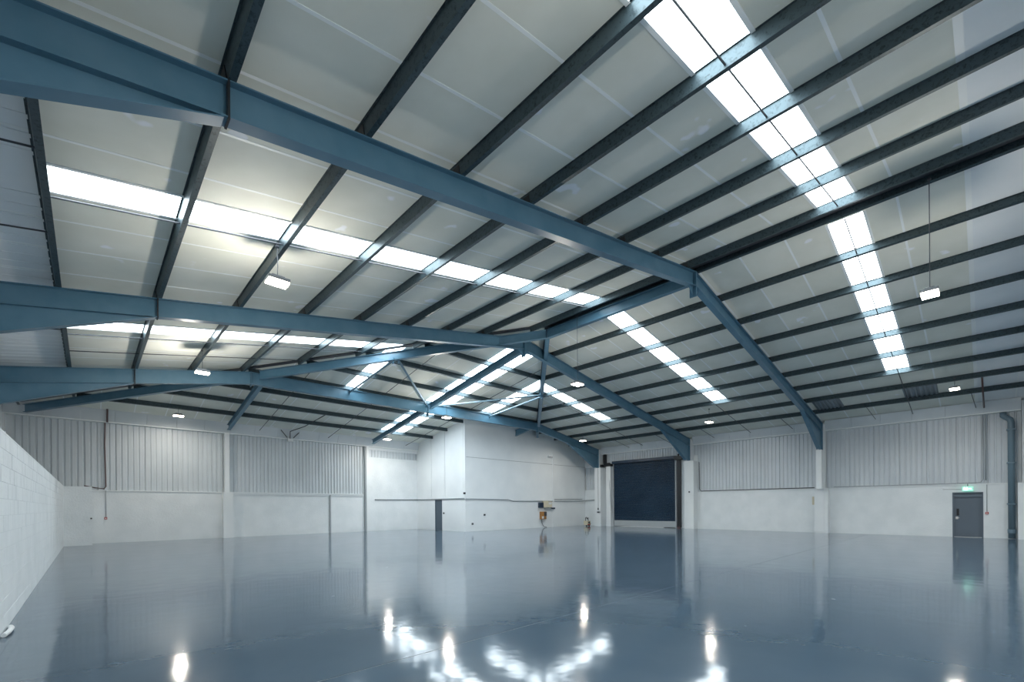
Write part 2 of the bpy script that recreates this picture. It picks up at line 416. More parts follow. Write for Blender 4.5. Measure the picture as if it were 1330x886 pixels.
def frame(y, label, dep=.44, flat=None, near_full=True):
    f = empty('portal_frame', (XM, y, 0), label, 'steel frame', 'portal frames')
    zl, zr = zside(CXL), zside(CXR)
    if flat is None:
        segs = [((CXL, zl), (XM - .012, ZR), 'rafter'), ((XM + .012, ZR), (CXR - .15, zside(CXR - .15)), 'rafter')]
    else:
        kl, kr = XM - (flat - YH), XM + (flat - YH); zf = zhip(flat)
        segs = [((CXL, zl), (kl, zf), 'rafter'), ((kl, zf), (kr, zf), 'rafter'), ((kr, zf), (CXR - .15, zside(CXR - .15)), 'rafter')]
    for a, b, nm in segs: ibeam(MB(), a, b, y, dep).build(nm, 'steel', f)
    zb = lambda x: zside(x) - dep
    haunch(f, 1.15, CXL, zb(1.15), 4.78, y, dep)
    haunch(f, 25.3, 28.45, zb(25.3), 4.55, y, dep)
    MB().box(28.40, 28.93, y + W / 2 - .004, y + W / 2 + .004, 4.55, 5.55).build('knee_plate', 'steel', f)
    MB().box(28.93, 28.95, y, y + W, 4.5, 6.0).build('end_plate', 'steel', f)
    # splice plates where the haunches begin
    MB().bar((1.2, y, zside(1.2)), (1.2, y, zb(1.2) - .02), (1, 0, 0), (0, 1, 0), -.012, .012, -.004, W + .004).build('splice_plate', 'black', f)
    if flat is None:
        MB().box(XM - .022, XM - .002, y - .01, y + W + .01, ZR - .76, ZR + .0).build('apex_plate', 'steel', f)
        MB().box(XM + .002, XM + .022, y - .01, y + W + .01, ZR - .76, ZR + .0).build('apex_plate', 'steel', f)
        for s in (-1, 1):
            MB().prism([(XM + s * .02, y + W / 2 - .006, ZR - dep), (XM + s * .34, y + W / 2 - .006, ZR - dep - .06), (XM + s * .02, y + W / 2 - .006, ZR - .74)], (0, .012, 0)).build('apex_gusset', 'steel', f)
    else:
        MB().box(XM - .1, XM - .08, y - .01, y + W + .01, zf - .68, zf).build('hanger_plate', 'steel', f)
        for kx in (kl, kr): MB().box(kx - .01, kx + .01, y - .01, y + W + .01, zf - dep - .1, zf).build('knee_splice', 'steel', f)
    # purlin cleats
    for x in PL + PR:
        if flat is not None and XM - (flat - YH) - .1 < x < XM + (flat - YH) + .1: continue
        if x < -2: continue
        s = -1 if x < XM else 1
        MB().bar((x, y + .02, zside(x)), (x, y + W - .02, zside(x)), ul if s < 0 else ur, nl if s < 0 else nr, -.018, -.008, .0, .16).build('cleat', 'black', f)
    # columns
    MB().box(CXL - .42, CXL, y + .09, y + .10, 0, zl).box(CXL - .02, CXL, y, y + W, 0, zl - .02).box(CXL - .42, CXL - .40, y, y + W, 0, zl - .1).build('column', 'steel', f)
    tag(MB().box(28.95, XR, y - .04, y + .24, 0, 5.95).build('column', 'white', f), 'white painted column')
    if y < Y2 - 1: tag(MB().box(28.47, 28.95, y - .03, y + .22, 2.40, 4.5).build('column_lining', 'white', f), 'white painted lining under the haunch')
    return f
fr0 = frame(Y0, 'blue-grey portal frame overhead beside the camera, column at the right edge')
fr1 = frame(Y1, 'large blue-grey portal frame nearest in view, crossing the upper left to the ridge')
fr2 = frame(Y2, 'blue-grey portal frame, second in view, meeting the ridge beam and hip rafters')
fr3 = frame(Y3, 'blue-grey portal frame with a flat middle length, farthest of the three in view', dep=.50, flat=Y3)
# ridge beam, hip rafters, middle and jack rafters
def beam(name, a, b, dep, label, wd=.17):
    mid = (Vector(a) + Vector(b)) / 2
    mb = ibeam3(MB(), a, b, dep, wd); o = mb.build(name, 'steel'); return tag(o, label, 'steel beam')
beam('ridge_beam', (XM, Y1 + W + .01, ZR - .03), (XM, YH, ZR - .03), .34, 'blue-grey ridge beam between the first frame and the hip apex')
for s, nm in ((-1, 'left'), (1, 'right')):
    e1 = 8.35; e2 = 15.4 if s < 0 else BY - YH - .1
    beam('hip_rafter', (XM + s * .05, YH + .05, ZR - .03), (XM + s * e1, YH + e1, ZR - T * e1 - .03), .34, 'blue-grey %s hip rafter running from the ridge apex to the third frame' % nm)
    e0 = 8.95
    beam('hip_rafter', (XM + s * e0, YH + e0, ZR - T * e0 - .03), (XM + s * e2, YH + e2, ZR - T * e2 - .03), .32, 'blue-grey %s hip rafter beyond the third frame, running down to the wall' % nm)
beam('middle_rafter', (XM, Y2 + W + .02, zhip(Y2 + W) - .02), (XM, Y3 - .01, zhip(Y3) - .02), .30, 'blue-grey middle rafter under the hip rooflights, second frame to third frame')
beam('middle_rafter', (XM, Y3 + W + .01, zhip(Y3 + W) - .02), (XM, 27.42, zhip(27.42) - .02), .28, 'blue-grey middle rafter beyond the third frame, ending above the end wall')
beam('jack_rafter', (XM - 8.1, Y3 + W + .01, zhip(Y3 + W) - .02), (XM - 8.1, 27.4, zhip(27.4) - .02), .28, 'blue-grey jack rafter from the left knee of the third frame to the end wall')
beam('jack_rafter', (XM + 8.1, Y3 + W + .01, zhip(Y3 + W) - .02), (XM + 8.1, BY - .02, zhip(BY) - .02), .40, 'short blue-grey jack rafter stub beside the right knee of the third frame')
# tubular braces
def brace(a, b, label):
    a, b = Vector(a), Vector(b); r = empty('tube_brace', (a + b) / 2, label, 'brace')
    MB().tube([a, b], .045, 10).build('tube', 'brace', r, True)
    for p in (a, b): MB().box(p.x - .012, p.x + .012, p.y - .07, p.y + .07, p.z - .12, p.z + .12).build('gusset', 'steel', r)
hz = lambda e: ZR - T * e - .38
brace((XM - 4.45, YH + 4.45, hz(4.45)), (XM - 4.45, Y3 + .05, zhip(Y3) - .12), 'left-hand steel tube brace from the left hip rafter to the third frame')
brace((XM - 4.25, YH + 4.35, hz(4.3)), (XM - .22, Y3 - .02, zhip(Y3) - .12), 'steel tube brace from the left hip rafter to the middle of the third frame')
brace((XM + 4.25, YH + 4.35, hz(4.3)), (XM + .22, Y3 - .02, zhip(Y3) - .12), 'steel tube brace from the right hip rafter to the middle of the third frame')
brace((XM + 4.45, YH + 4.45, hz(4.45)), (XM + 4.3, Y3 + .05, zhip(Y3) - .12), 'right-hand steel tube brace from the right hip rafter to the third frame')

# ------------------------------------------------------------------ walls
def clad(axis, base, a, b, z0, z1, parent, sgn, pitch=.2):
    """profiled liner sheets about 1 m wide; axis 'x': wall runs along x at y=base; 'y': runs along y at x=base; sgn: direction away from the room"""
    n = max(1, round((b - a) / 1.0)); wd = (b - a) / n
    for i in range(n):
        p0 = a + i * wd; k = max(1, round(wd / pitch)); q = (wd - .008) / k; pr = []
        for j in range(k):
            s = p0 + j * q
            pr += [(s, 0), (s + q * .62, 0), (s + q * .70, .035), (s + q * .92, .035)]
        pr += [(p0 + k * q, 0), (p0 + k * q, .06), (p0, .06)]
        if axis == 'x': pts = [(s, base + sgn * d, z0) for s, d in pr]
        else: pts = [(base + sgn * d, s, z0) for s, d in pr]
        MB().prism(pts, (0, 0, z1 - z0)).build('cladding_sheet', 'cladding', parent)
# right wall
wr = tag(MB().box(XR + .14, XR + .34, YF - .2, YE + .2, 0, 6.4).build('wall_right', 'white'), 'long right wall of white blockwork below grey ribbed lining', None, None, 'structure')
def dado(parent, box, name='blockwork'): return MB().box(*box).build(name, 'white_block', parent)
DZ = 2.41
DY0, DY1 = .07, .97
SH0, SH1 = 14.60, 19.65
dado(wr, (XR, XR + .14, YF, -1.0, 0, DZ)); dado(wr, (XR, XR + .14, -1.0, DY0 - .03, 0, DZ)); dado(wr, (XR, XR + .14, DY1 + .03, Y1, 0, DZ)); dado(wr, (XR, XR + .14, DY0 - .03, DY1 + .03, 2.07, DZ))
dado(wr, (XR, XR + .14, Y1, 13.1, 0, DZ)); dado(wr, (XR, XR + .14, 13.1, SH0, 0, 4.9)); dado(wr, (XR, XR + .14, SH1, 20.9, 0, 4.9)); dado(wr, (XR, XR + .14, 20.9, BY, 0, 2.85))
for a, b in ((YF, -1.45), (-.95, 5.78), (6.42, 13.08)):
    MB().box(XR - .035, XR + .14, a, b, DZ, DZ + .05).build('ledge', 'white', wr)
clad('y', XR + .05, YF, Y0 - .05, DZ + .05, 5.66, wr, 1); clad('y', XR + .05, Y0 + .25, Y1 - .04, DZ + .05, 5.66, wr, 1); clad('y', XR + .05, Y1 + .24, Y2 - .04, DZ + .05, 5.66, wr, 1)
clad('y', XR + .05, Y2 + .24, Y3 - .04, 4.9, 5.66, wr, 1); clad('y', XR + .05, Y3 + .3, BY - .06, 2.85, 4.67, wr, 1)
MB().box(XR - .05, XR + .14, Y3 + .2, BY, 4.67, 5.7).build('upper_lining', 'white', wr)
for a, b in ((YF, Y0 - .05), (Y0 + .25, Y1 - .04), (Y1 + .24, Y2 - .04), (Y2 + .24, Y3 - .04)):
    n = round((b - a) / 1.2); wd = (b - a) / n
    for i in range(n): MB().prism([(29.30, a + i * wd + .004, 5.62), (XR + .14, a + i * wd + .004, 5.62), (XR + .14, a + i * wd + .004, 6.2), (29.10, a + i * wd + .004, 6.12)], (0, wd - .008, 0)).build('eaves_panel', 'band', wr)
    MB().box(29.24, XR + .1, a, b, 5.585, 5.625).build('eaves_trim', 'joint', wr)
# column casings on the right wall
def casing(box, label):
    return tag(MB().box(*box).build('column_casing', 'white'), label, 'column casing')
casing((28.86, XR, -1.75, -1.0, 0, DZ + .03), 'white boxed column base at the right edge of the view')
casing((28.97, XR, 5.80, 6.40, 0, DZ + .03), 'white boxed column base below the nearest portal frame')
casing((28.85, XR, 13.12, 13.74, 0, 4.52), 'tall white boxed column to the right of the roller shutter')
casing((28.70, XR, 20.36, 20.92, 0, 4.52), 'tall white boxed column left of the roller shutter, outer of two')
casing((29.05, XR, 19.68, 20.06, 0, 4.60), 'tall white boxed jamb directly beside the left of the roller shutter')
# end wall
we = tag(MB().box(XL - .3, XR + .2, YE + .14, YE + .34, 0, 6.6).build('wall_far', 'white'), 'far end wall, white blockwork below grey ribbed lining', None, None, 'structure')
dado(we, (XL, 5.16, YE, YE + .14, 0, DZ)); dado(we, (5.16, 5.70, YE, YE + .14, 0, DZ))
dado(we, (5.70, 10.86, YE + .05, YE + .14, 0, DZ)); dado(we, (10.96, 13.07, YE + .05, YE + .14, 0, DZ))
tag(MB().box(10.86, 10.96, YE - .01, YE + .14, 0, DZ - .04).build('pier', 'grey_pipe', we), 'narrow grey upright')
dado(we, (13.07, BX, YE, YE + .14, 0, 4.92))
MB().box(.09, 13.1, YE - .04, YE + .14, DZ, DZ + .05).build('ledge', 'white', we)
MB().box(5.70, 13.07, YE - .01, YE + .14, DZ - .10, DZ).build('head_strip', 'white', we)
clad('x', YE + .05, -2.25, 5.20, DZ + .05, 5.66, we, 1); clad('x', YE + .05, 5.55, 13.1, DZ + .05, 5.66, we, 1); clad('x', YE + .05, 13.5, BX - .05, 4.92, 5.4, we, 1)
MB().box(13.3, BX, YE, YE + .14, 5.4, 5.66).build('upper_lining', 'white', we)
n = 17; wd = (BX - XL) / n
for i in range(n): MB().prism([(XL + i * wd + .004, YE - .13, 5.62), (XL + i * wd + .004, YE + .14, 5.62), (XL + i * wd + .004, YE + .14, 6.25), (XL + i * wd + .004, YE - .33, 6.15)], (wd - .008, 0, 0)).build('eaves_panel', 'band', we)
MB().box(XL, BX, YE - .19, YE + .1, 5.585, 5.625).build('eaves_trim', 'joint', we)
def col(x0, x1, y0, label):
    return tag(MB().box(x0, x1, y0, YE + .06, 0, 5.6).build('wall_column', 'white'), label, 'column')
c1 = empty('wall_column', (5.37, 27.85, 0), 'white end wall column with a wider boxed base, below the jack rafter', 'column')
MB().box(5.26, 5.48, 27.80, YE + .04, DZ + .04, 5.58).build('shaft', 'white', c1); MB().box(5.16, 5.62, 27.70, YE, 0, DZ + .04).build('boxed_base', 'white', c1)
c2 = empty('wall_column', (13.25, 27.9, 0), 'slim white end wall column with a dark edge, below the middle rafter', 'column')
MB().box(13.24, 13.44, 27.88, YE + .04, 0, 5.58).build('shaft', 'white', c2); tag(MB().box(13.13, 13.23, 27.90, YE, 0, 5.58).build('edge_strip', 'grey_pipe', c2), 'dark grey edge strip')
# left wall and wall behind the camera
wl = tag(MB().box(XL - .3, XL, YF, YE + .1, 0, 5.95).build('wall_left', 'white'), 'white left outer wall standing behind the low block wall', None, None, 'structure')
MB().box(XL, XL + .09, YE - .4, YE, 2.4, 5.6).build('corner_trim', 'white', wl)
wf = tag(MB().prism([(XL - .3, YF - .2, 0), (XR + .3, YF - .2, 0), (XR + .3, YF - .2, 6.1), (XM, YF - .2, 9.0), (XL - .3, YF - .2, 6.1)], (0, .2, 0)).build('wall_near', 'white'), 'white gable wall behind the camera', None, None, 'structure')
# low block wall on the left: blocks laid in half bond
BWX = -0.80
lw = empty('block_wall', (BWX - .1, 13, 0), 'low white painted block wall along the left side', 'wall')
MB().box(BWX - .19, BWX - .003, YF + .1, 26.9, 0, 2.56).build('core', 'mortar', lw)
bh, bl = 2.566 / 12, .45
def block_mesh(mb, y0, y1, z0, dx=0.0, c=.003):
    x1 = BWX + dx; x0 = BWX - .02; g = .002; z1 = z0 + bh - g; z0 += g; y0 += g; y1 -= g
    mb.add([(x0,y0,z0),(x0,y1,z0),(x0,y1,z1),(x0,y0,z1),(x1,y0+c,z0+c),(x1,y1-c,z0+c),(x1,y1-c,z1-c),(x1,y0+c,z1-c)],
           [(0,1,2,3),(4,7,6,5),(0,4,5,1),(1,5,6,2),(2,6,7,3),(3,7,4,0)])
rest = MB(); cnt = 0; START = 4.5
cands = []
for r in range(12):
    y = YF + .1 + (bl / 2 if r % 2 else 0)
    yy = [YF + .1] + ([y] if r % 2 else []) 
    while yy[-1] + bl < 26.9: yy.append(yy[-1] + bl)
    yy.append(26.9)
    for a, b in zip(yy[:-1], yy[1:]):
        if b - a > .05: cands.append((a, b, r))
near = sorted([c for c in cands if c[0] > START], key=lambda c: c[0])[:300]; ns = set(near)
proto = {}
for c in cands:
    a, b, r = c; dx = random.uniform(-.001, .002)
    if c in ns:
        mb = MB(); block_mesh(mb, a, b, r * bh, dx); mb.build('block', 'white_block', lw)
    else: block_mesh(rest, a, b, r * bh, dx)
tag(rest.build('blocks', 'white_block', lw), None, None, None, 'stuff')
MB().box(BWX - .20, BWX + .003, YF + .1, 26.9, 2.56, 2.585).build('coping', 'white', lw)
tag(MB().box(BWX - .19, .09, 26.9, YE - .045, 0, 2.57).build('block_pier', 'white_block'), 'white block pier where the low wall meets the end wall', 'pier')
tag(MB().tube([(-.77, 8.25, .03), (-.74, 8.45, .038), (-.74, 8.7, .035), (-.765, 8.85, .025)], .027, 8).build('cable_roll', 'plastic', None, True), 'small white roll lying at the foot of the low wall', 'roll')
# corner enclosure
wc = empty('wall_corner', (BX, BY, 0), 'white full-height walls boxing off the far right corner', None, None, 'structure')
kx = XM + (BY - YH)
MB().prism([(BX, BY, 0), (XR, BY, 0), (XR, BY, zside(XR) + ZS), (kx, BY, zhip(BY) + ZS), (BX, BY, zhip(BY) + ZS)], (0, .15, 0)).build('front_face', 'white', wc)
ys = [BY + .15, 24.58, 26.2, YE + .14]
for a, b in zip(ys[:-1], ys[1:]):
    if a < 24.97 < b:
        pass
    MB().prism([(BX, a + .02, 2.2), (BX, b - .02, 2.2), (BX, b - .02, zhip(b) + ZS), (BX, a + .02, zhip(a) + ZS)], (.12, 0, 0)).build('side_panel', 'white', wc)
MB().box(BX + .02, BX + .15, BY + .15, YE + .14, 2.0, 6.7).build('side_core', 'grey_pipe', wc)
for a, b in ((BY + .15, 24.95), (25.72, YE + .14)): MB().box(BX - .01, BX + .12, a, b, 0, 2.2).build('side_base', 'white', wc)
MB().box(BX - .01, BX + .12, 24.95, 25.72, 2.03, 2.2).build('side_base', 'white', wc)
MB().box(BX + .1, XR, BY - .008, BY, 4.705, 4.73).build('joint_line', 'grey_pipe', wc)
MB().box(25.42, 25.58, BY - .03, BY, 0, 5.6).build('wall_batten', 'white', wc)
# skirting along dado bottom of the end wall and right wall
# ------------------------------------------------------------------ doors
d1 = empty('door_1', (XR, .52, 0), 'slate grey steel fire door under the green exit sign', None, None, 'structure')
leaf = MB().box(XR + .06, XR + .11, DY0, DY1, .02, 2.03).build('leaf', 'door', d1)
fr = MB(); fr.box(XR - .01, XR + .12, DY0 - .05, DY0, 0, 2.08).box(XR - .01, XR + .12, DY1, DY1 + .05, 0, 2.08).box(XR - .01, XR + .12, DY0, DY1, 2.03, 2.08); fr.build('frame', 'door', d1)
MB().box(XR + .0, XR + .06, DY0, DY1, 1.86, 1.98).build('closer_bar', 'door', leaf)
tag(MB().box(XR + .045, XR + .062, .80, .885, 1.00, 1.32).build('lock_plate', 'black', leaf), 'black lock plate')
tag(MB().box(XR + .04, XR + .062, .83, .92, .83, .95).tube([(XR + .03, .88, .90), (XR - .01, .88, .90), (XR - .01, .78, .89)], .01, 6).build('handle', 'chrome', leaf), 'steel lever handle')
tag(MB().box(XR - .02, XR + .12, DY0, DY1, 0, .018).build('threshold', 'chrome', d1), 'bare metal threshold')
d2 = empty('door_2', (BX, 25.3, 0), 'dark grey door in the side of the corner enclosure', None, None, 'structure')
MB().box(BX + .02, BX + .07, 24.97, 25.70, .01, 2.0).build('leaf', 'door_dark', d2)
MB().box(BX - .015, BX + .1, 24.92, 24.97, 0, 2.05).box(BX - .015, BX + .1, 25.70, 25.75, 0, 2.05).box(BX - .015, BX + .1, 24.97, 25.70, 2.0, 2.05).build('frame', 'door_dark', d2)
# roller shutter
d3 = empty('door_3', (XR, 17.1, 0), 'dark navy roller shutter in the right wall, fully lowered', None, None, 'structure')
nsl = 40; z0s, z1s = .46, 4.78; hsl = (z1s - z0s) / nsl
for i in range(nsl):
    z = z0s + i * hsl; x = XR + .02
    MB().prism([(x, SH0 + .05, z), (x - .03, SH0 + .05, z + hsl * .30), (x - .03, SH0 + .05, z + hsl * .65), (x, SH0 + .05, z + hsl * .97), (x + .02, SH0 + .05, z + hsl * .97), (x + .02, SH0 + .05, z)], (0, SH1 - SH0 - .1, 0)).build('slat', 'navy', d3)
MB().box(XR - .02, XR + .04, SH0 + .05, SH1 - .05, .24, .46).build('bottom_rail', 'shutter_rail', d3)
MB().box(XR - .03, XR + .04, SH0 + .05, SH1 - .05, .03, .24).build('bottom_rail', 'shutter_rail', d3)
MB().box(XR - .02, XR + .02, SH0 + .9, SH1 - .5, 0.0, .03).build('rubber_seal', 'plastic', d3)
MB().box(XR - .22, XR + .12, SH0 - .05, SH1 + .02, 4.78, 4.98).build('barrel_housing', 'navy', d3)
for y in (SH0 - .02, SH1 - .03): MB().box(XR - .06, XR + .06, y, y + .07, 0, 4.8).build('guide_rail', 'shutter_rail', d3)
MB().box(XR - .16, XR, SH0 - .38, SH0 - .12, .05, 4.85).build('guide_channel', 'black', d3)
mb = MB().box(XR - .42, XR + .0, SH0 - .60, SH0 - .05, 4.66, 4.92).box(XR - .5, XR - .1, SH0 - 1.1, SH0 - .5, 4.74, 4.86).tube([(XR - .25, SH0 - .3, 4.9), (XR - .25, SH0 - .3, 5.08)], .07)
tag(mb.build('drive_motor', 'black', d3), 'black motor and gearbox')
mb = MB().box(XR - .42, XR, SH1 + .02, SH1 + .5, 4.62, 4.80).tube([(XR - .3, SH1 + .15, 4.78), (XR - .3, SH1 + .6, 4.78)], .11, 10).box(XR - .4, XR, SH1 + .75, SH1 + 1.2, 4.60, 4.78).box(XR - .24, XR, SH1 + .62, SH1 + .78, 4.62, 5.58)
tag(mb.build('end_bracket', 'black', d3), 'black end bracket and upright')
tag(MB().tube([(XR - .2, SH1 + .12, 4.6), (XR - .42, SH1 + .1, 3.2), (XR - .42, SH1 - .02, 1.2)], .012, 6).build('hand_chain', 'grey_pipe', d3), 'loose hand chain')
MB().box(XR - .2, XR - .1, SH0 - .35, SH0 - .15, .0, .10).build('foot_block', 'redbrown', d3)

# ------------------------------------------------------------------ exit sign
es = empty('exit_sign', (XR - .12, .51, 2.235), 'small lit green exit sign with running figure and arrow above the fire door', 'sign')
MB().box(XR - .14, XR - .02, .33, .69, 2.13, 2.34).build('lit_panel', 'exit_green', es)
MB().tube([(XR - .08, .51, 2.34), (XR - .08, .51, 2.47)], .012).build('bracket', 'dark', es)
xs = XR - .146
def flat(mb, pts): return mb.prism([(xs, y, z) for y, z in pts], (.006, 0, 0))
a = MB()   # arrow pointing right in view (towards -y)
flat(a, [(.50, 2.222), (.50, 2.248), (.43, 2.248), (.43, 2.222)]); flat(a, [(.43, 2.20), (.43, 2.27), (.375, 2.235)])
a.build('arrow', 'exit_white', es)
p = MB()
flat(p, [(.615 + .014 * math.cos(k * PI / 4), 2.305 + .014 * math.sin(k * PI / 4)) for k in range(8)])
flat(p, [(.635, 2.285), (.600, 2.290), (.590, 2.235), (.620, 2.230)])
flat(p, [(.600, 2.285), (.600, 2.270), (.565, 2.250), (.560, 2.262)]); flat(p, [(.632, 2.285), (.640, 2.272), (.665, 2.245), (.655, 2.240), (.625, 2.268)])
flat(p, [(.605, 2.235), (.590, 2.235), (.570, 2.200), (.580, 2.165), (.592, 2.168), (.587, 2.200)])
flat(p, [(.622, 2.235), (.606, 2.232), (.628, 2.190), (.660, 2.180), (.662, 2.192), (.636, 2.202)])
p.build('running_figure', 'exit_white', es)
q = MB(); flat(q, [(.545, 2.155), (.545, 2.315), (.537, 2.315), (.537, 2.155)]); flat(q, [(.520, 2.155), (.520, 2.315), (.512, 2.315), (.512, 2.155)]); flat(q, [(.545, 2.307), (.545, 2.315), (.512, 2.315), (.512, 2.307)])
q.build('door_outline', 'exit_white', es)

# ------------------------------------------------------------------ pendant lamps
def lamp(x, y, z, ztop, label, power=LAMP_W):
    r = empty('high_bay_lamp', (x, y, z), label, 'ceiling lamp', 'pendant high bay lamps')
    hs = MB().box(x - .20, x + .20, y - .15, y + .15, z + .03, z + .09).box(x - .12, x + .12, y - .08, y + .08, z + .09, z + .14).build('housing', 'reflector', r)
    MB().prism([(x - .19, y - .14, z + .03), (x + .19, y - .14, z + .03), (x + .19, y + .14, z + .03), (x - .19, y + .14, z + .03)], (0, 0, -.035)).build('lens', 'lamp', hs)
    MB().tube([(x, y, z + .14), (x + .006, y, (z + ztop) / 2), (x, y, ztop)], .008, 6).build('cable', 'dark', r)
    MB().box(x - .03, x + .03, y - .03, y + .03, ztop - .04, ztop).build('hook', 'dark', r)
    ld = bpy.data.lights.new('lamp_light', 'POINT'); ld.energy = power; ld.color = (1, .94, .84); ld.shadow_soft_size = .09
    if power < 70:
        bpy.data.lights.remove(ld); ld = bpy.data.lights.new('lamp_light', 'AREA'); ld.energy = power; ld.color = (1, .94, .84); ld.shape = 'RECTANGLE'; ld.size = .36; ld.size_y = .26
    lo = bpy.data.objects.new('lamp_light', ld); C.objects.link(lo); lo.location = (x, y, z - (.012 if power < 70 else .38)); lo.parent = r; lo.matrix_parent_inverse = Matrix.Translation((-x, -y, -z))
    return r
def pz(x): return zside(x) + .03
lamp(2.78, 9.78, 6.10, pz(2.88), 'bright pendant lamp on the left slope between first and second frames')
lamp(2.77, 17.97, 6.10, pz(2.88), 'bright pendant lamp on the left, in front of the third frame')
lamp(13.36, 0.79, 6.12, zside(13.6), 'bright pendant lamp on a long cable at the right under the ridge')
lamp(13.29, 10.43, 6.10, ZR - .03, 'bright pendant lamp on a long cable in the centre under the ridge')
lamp(13.24, 18.79, 6.10, zhip(18.8), 'bright pendant lamp just in front of the white corner enclosure')
lamp(25.04, 19.22, 6.10, pz(25.7), 'bright pendant lamp left of the roller shutter beside the third frame', 56)
lamp(24.74, 10.35, 6.10, pz(24.1), 'bright pendant lamp between the first and second frame columns on the right', 56)
lamp(25.03, 0.78, 6.10, pz(25.7), 'bright pendant lamp near the fire door at the right', 56)
lamp(3.05, 25.9, 5.90, zhip(25.9), 'small pendant lamp close to the end wall at the left', 56)
lamp(13.68, 25.87, 5.84, zhip(25.9), 'small pendant lamp beside the lower end of the middle rafter', 56)
lamp(2.78, 0.9, 6.10, pz(2.88), 'pendant lamp directly above the camera on the left slope')
for x in (2.78, 13.36, 25.0): lamp(x, -6.5, 6.10, zside(x) + .03, 'pendant lamp behind the camera, %s row' % {2.78: 'left', 13.36: 'middle', 25.0: 'right'}[x])

# ------------------------------------------------------------------ pipes, conduits, small fittings
def pipe(name, pts, r, m, label, cat='conduit', seg=8): return tag(MB().tube(pts, r, seg).build(name, m, None, True), label, cat)
dp = empty('drainpipe', (29.2, -.83, 0), 'thick blue-grey rainwater drainpipe running down the right wall', 'pipe')
MB().tube([(29.22, -.83, .02), (29.22, -.83, 5.08), (29.22, -.80, 5.22), (29.22, -.66, 5.34), (29.22, -.60, 5.40), (29.22, -.60, 5.55)], .11, 14).build('pipe_run', 'pipe', dp, True)
for z in (1.5, 3.3, 4.75): MB().box(29.10, XR - .002, -.97, -.69, z, z + .05).build('clamp', 'pipe', dp)
MB().tube([(29.22, -.83, .25), (29.22, -.83, .42)], .13, 14).build('coupling', 'pipe', dp)
pipe('conduit', [(29.36, .02, 5.56), (29.36, .02, 2.65), (29.36, .10, 2.52), (29.36, .4, 2.50), (29.36, 5.6, 2.50)], .016, 'grey_pipe', 'grey conduit down the ribbed lining right of the exit sign, turning along the ledge')
pipe('conduit', [(29.33, -.06, 5.56), (29.33, -.06, 2.60)], .022, 'grey_pipe', 'second grey conduit beside it, straight down to the ledge right of the exit sign')
pipe('conduit', [(25.7, .03, zside(25.7) + .02), (29.1, -.02, zside(29.1) - .1)], .03, 'redbrown', 'brown conduit down the roof slope above the fire door')
pipe('conduit', [(XR - .03, 12.98, 4.42), (XR - .03, 13.02, 4.45), (XR - .03, 12.98, 4.4), (XR - .03, 12.96, 2.62), (XR - .03, 12.85, 2.50), (XR - .03, 6.5, 2.50)], .022, 'dark', 'dark conduit looping from the shutter column along the ledge to the next column')
pipe('conduit', [(XR - .02, -.09, 2.41), (XR - .02, -.09, 1.2)], .012, 'grey_pipe', 'thin conduit down to the red call point by the fire door')
pipe('conduit', [(XR - .015, 1.35, 2.23), (XR - .015, .69, 2.23)], .008, 'grey_pipe', 'thin wire running from the exit sign to the left')
def call_point(loc, ax, label):
    x, y, z = loc; r = empty('call_point', loc, label, 'call point')
    if ax == 'x': MB().box(x - .05, x, y - .05, y + .05, z - .05, z + .05).build('red_box', 'red', r); MB().box(x - .055, x - .05, y - .025, y + .025, z - .02, z + .02).build('glass', 'plastic', r)
    else: MB().box(x - .05, x + .05, y - .05, y, z - .05, z + .05).build('red_box', 'red', r); MB().box(x - .025, x + .025, y - .055, y - .05, z - .02, z + .02).build('glass', 'plastic', r)
call_point((XR, -.09, 1.12), 'x', 'red fire alarm call point to the right of the fire door')
call_point((.55, YE, 1.15), 'y', 'red fire alarm call point on the end wall at the left')
pipe('conduit', [(.55, YE - .05, 5.58), (.53, YE - .05, 4.6), (.56, YE - .05, 2.62), (.50, YE - .05, 2.52), (.2, YE - .05, 2.56), (-.15, YE - .6, 2.62)], .024, 'redbrown', 'dark brown conduit down the ribbed end wall lining, bending left at the ledge')
pipe('conduit', [(.56, YE - .03, 2.45), (.56, YE - .03, 1.2)], .014, 'grey_pipe', 'thin grey conduit down to the red call point on the end wall')
pipe('conduit', [(.62, YE - .5, 6.15), (.62, YE - .2, 5.60)], .035, 'redbrown', 'short dark red conduit crossing the eaves panels at the left')
tag(MB().box(.03, .085, 26.87, 26.899, 1.14, 1.2).build('wall_hook', 'dark'), 'small dark hook on the block pier edge', 'hook')
cd = [(13.88, YE - .03, 2.09), (BX - .06, YE - .03, 2.10)]
pipe('conduit_run', cd, .035, 'grey_pipe', 'grey trunking along the end wall left of the corner enclosure')
pipe('conduit_run', [(BX - .05, YE - .05, 2.10), (BX - .05, BY + .02, 2.10)], .03, 'grey_pipe', 'grey trunking along the side of the enclosure above its door')
pipe('conduit_run', [(BX, BY - .04, 2.07), (20.8, BY - .04, 2.04), (21.25, BY - .04, 1.94), (25.40, BY - .04, 1.95)], .03, 'grey_pipe', 'grey trunking along the front of the enclosure left of the batten')
pipe('conduit_run', [(25.6, BY - .04, 1.95), (29.0, BY - .04, 1.97), (29.35, 22.2, 2.02), (29.38, 21.0, 2.05)], .03, 'grey_pipe', 'grey trunking along the front of the enclosure right of the batten')
pipe('conduit_run', [(25.6, BY - .03, 2.10), (29.0, BY - .03, 2.12)], .02, 'grey_pipe', 'thinner upper trunking on the enclosure, right of the batten')
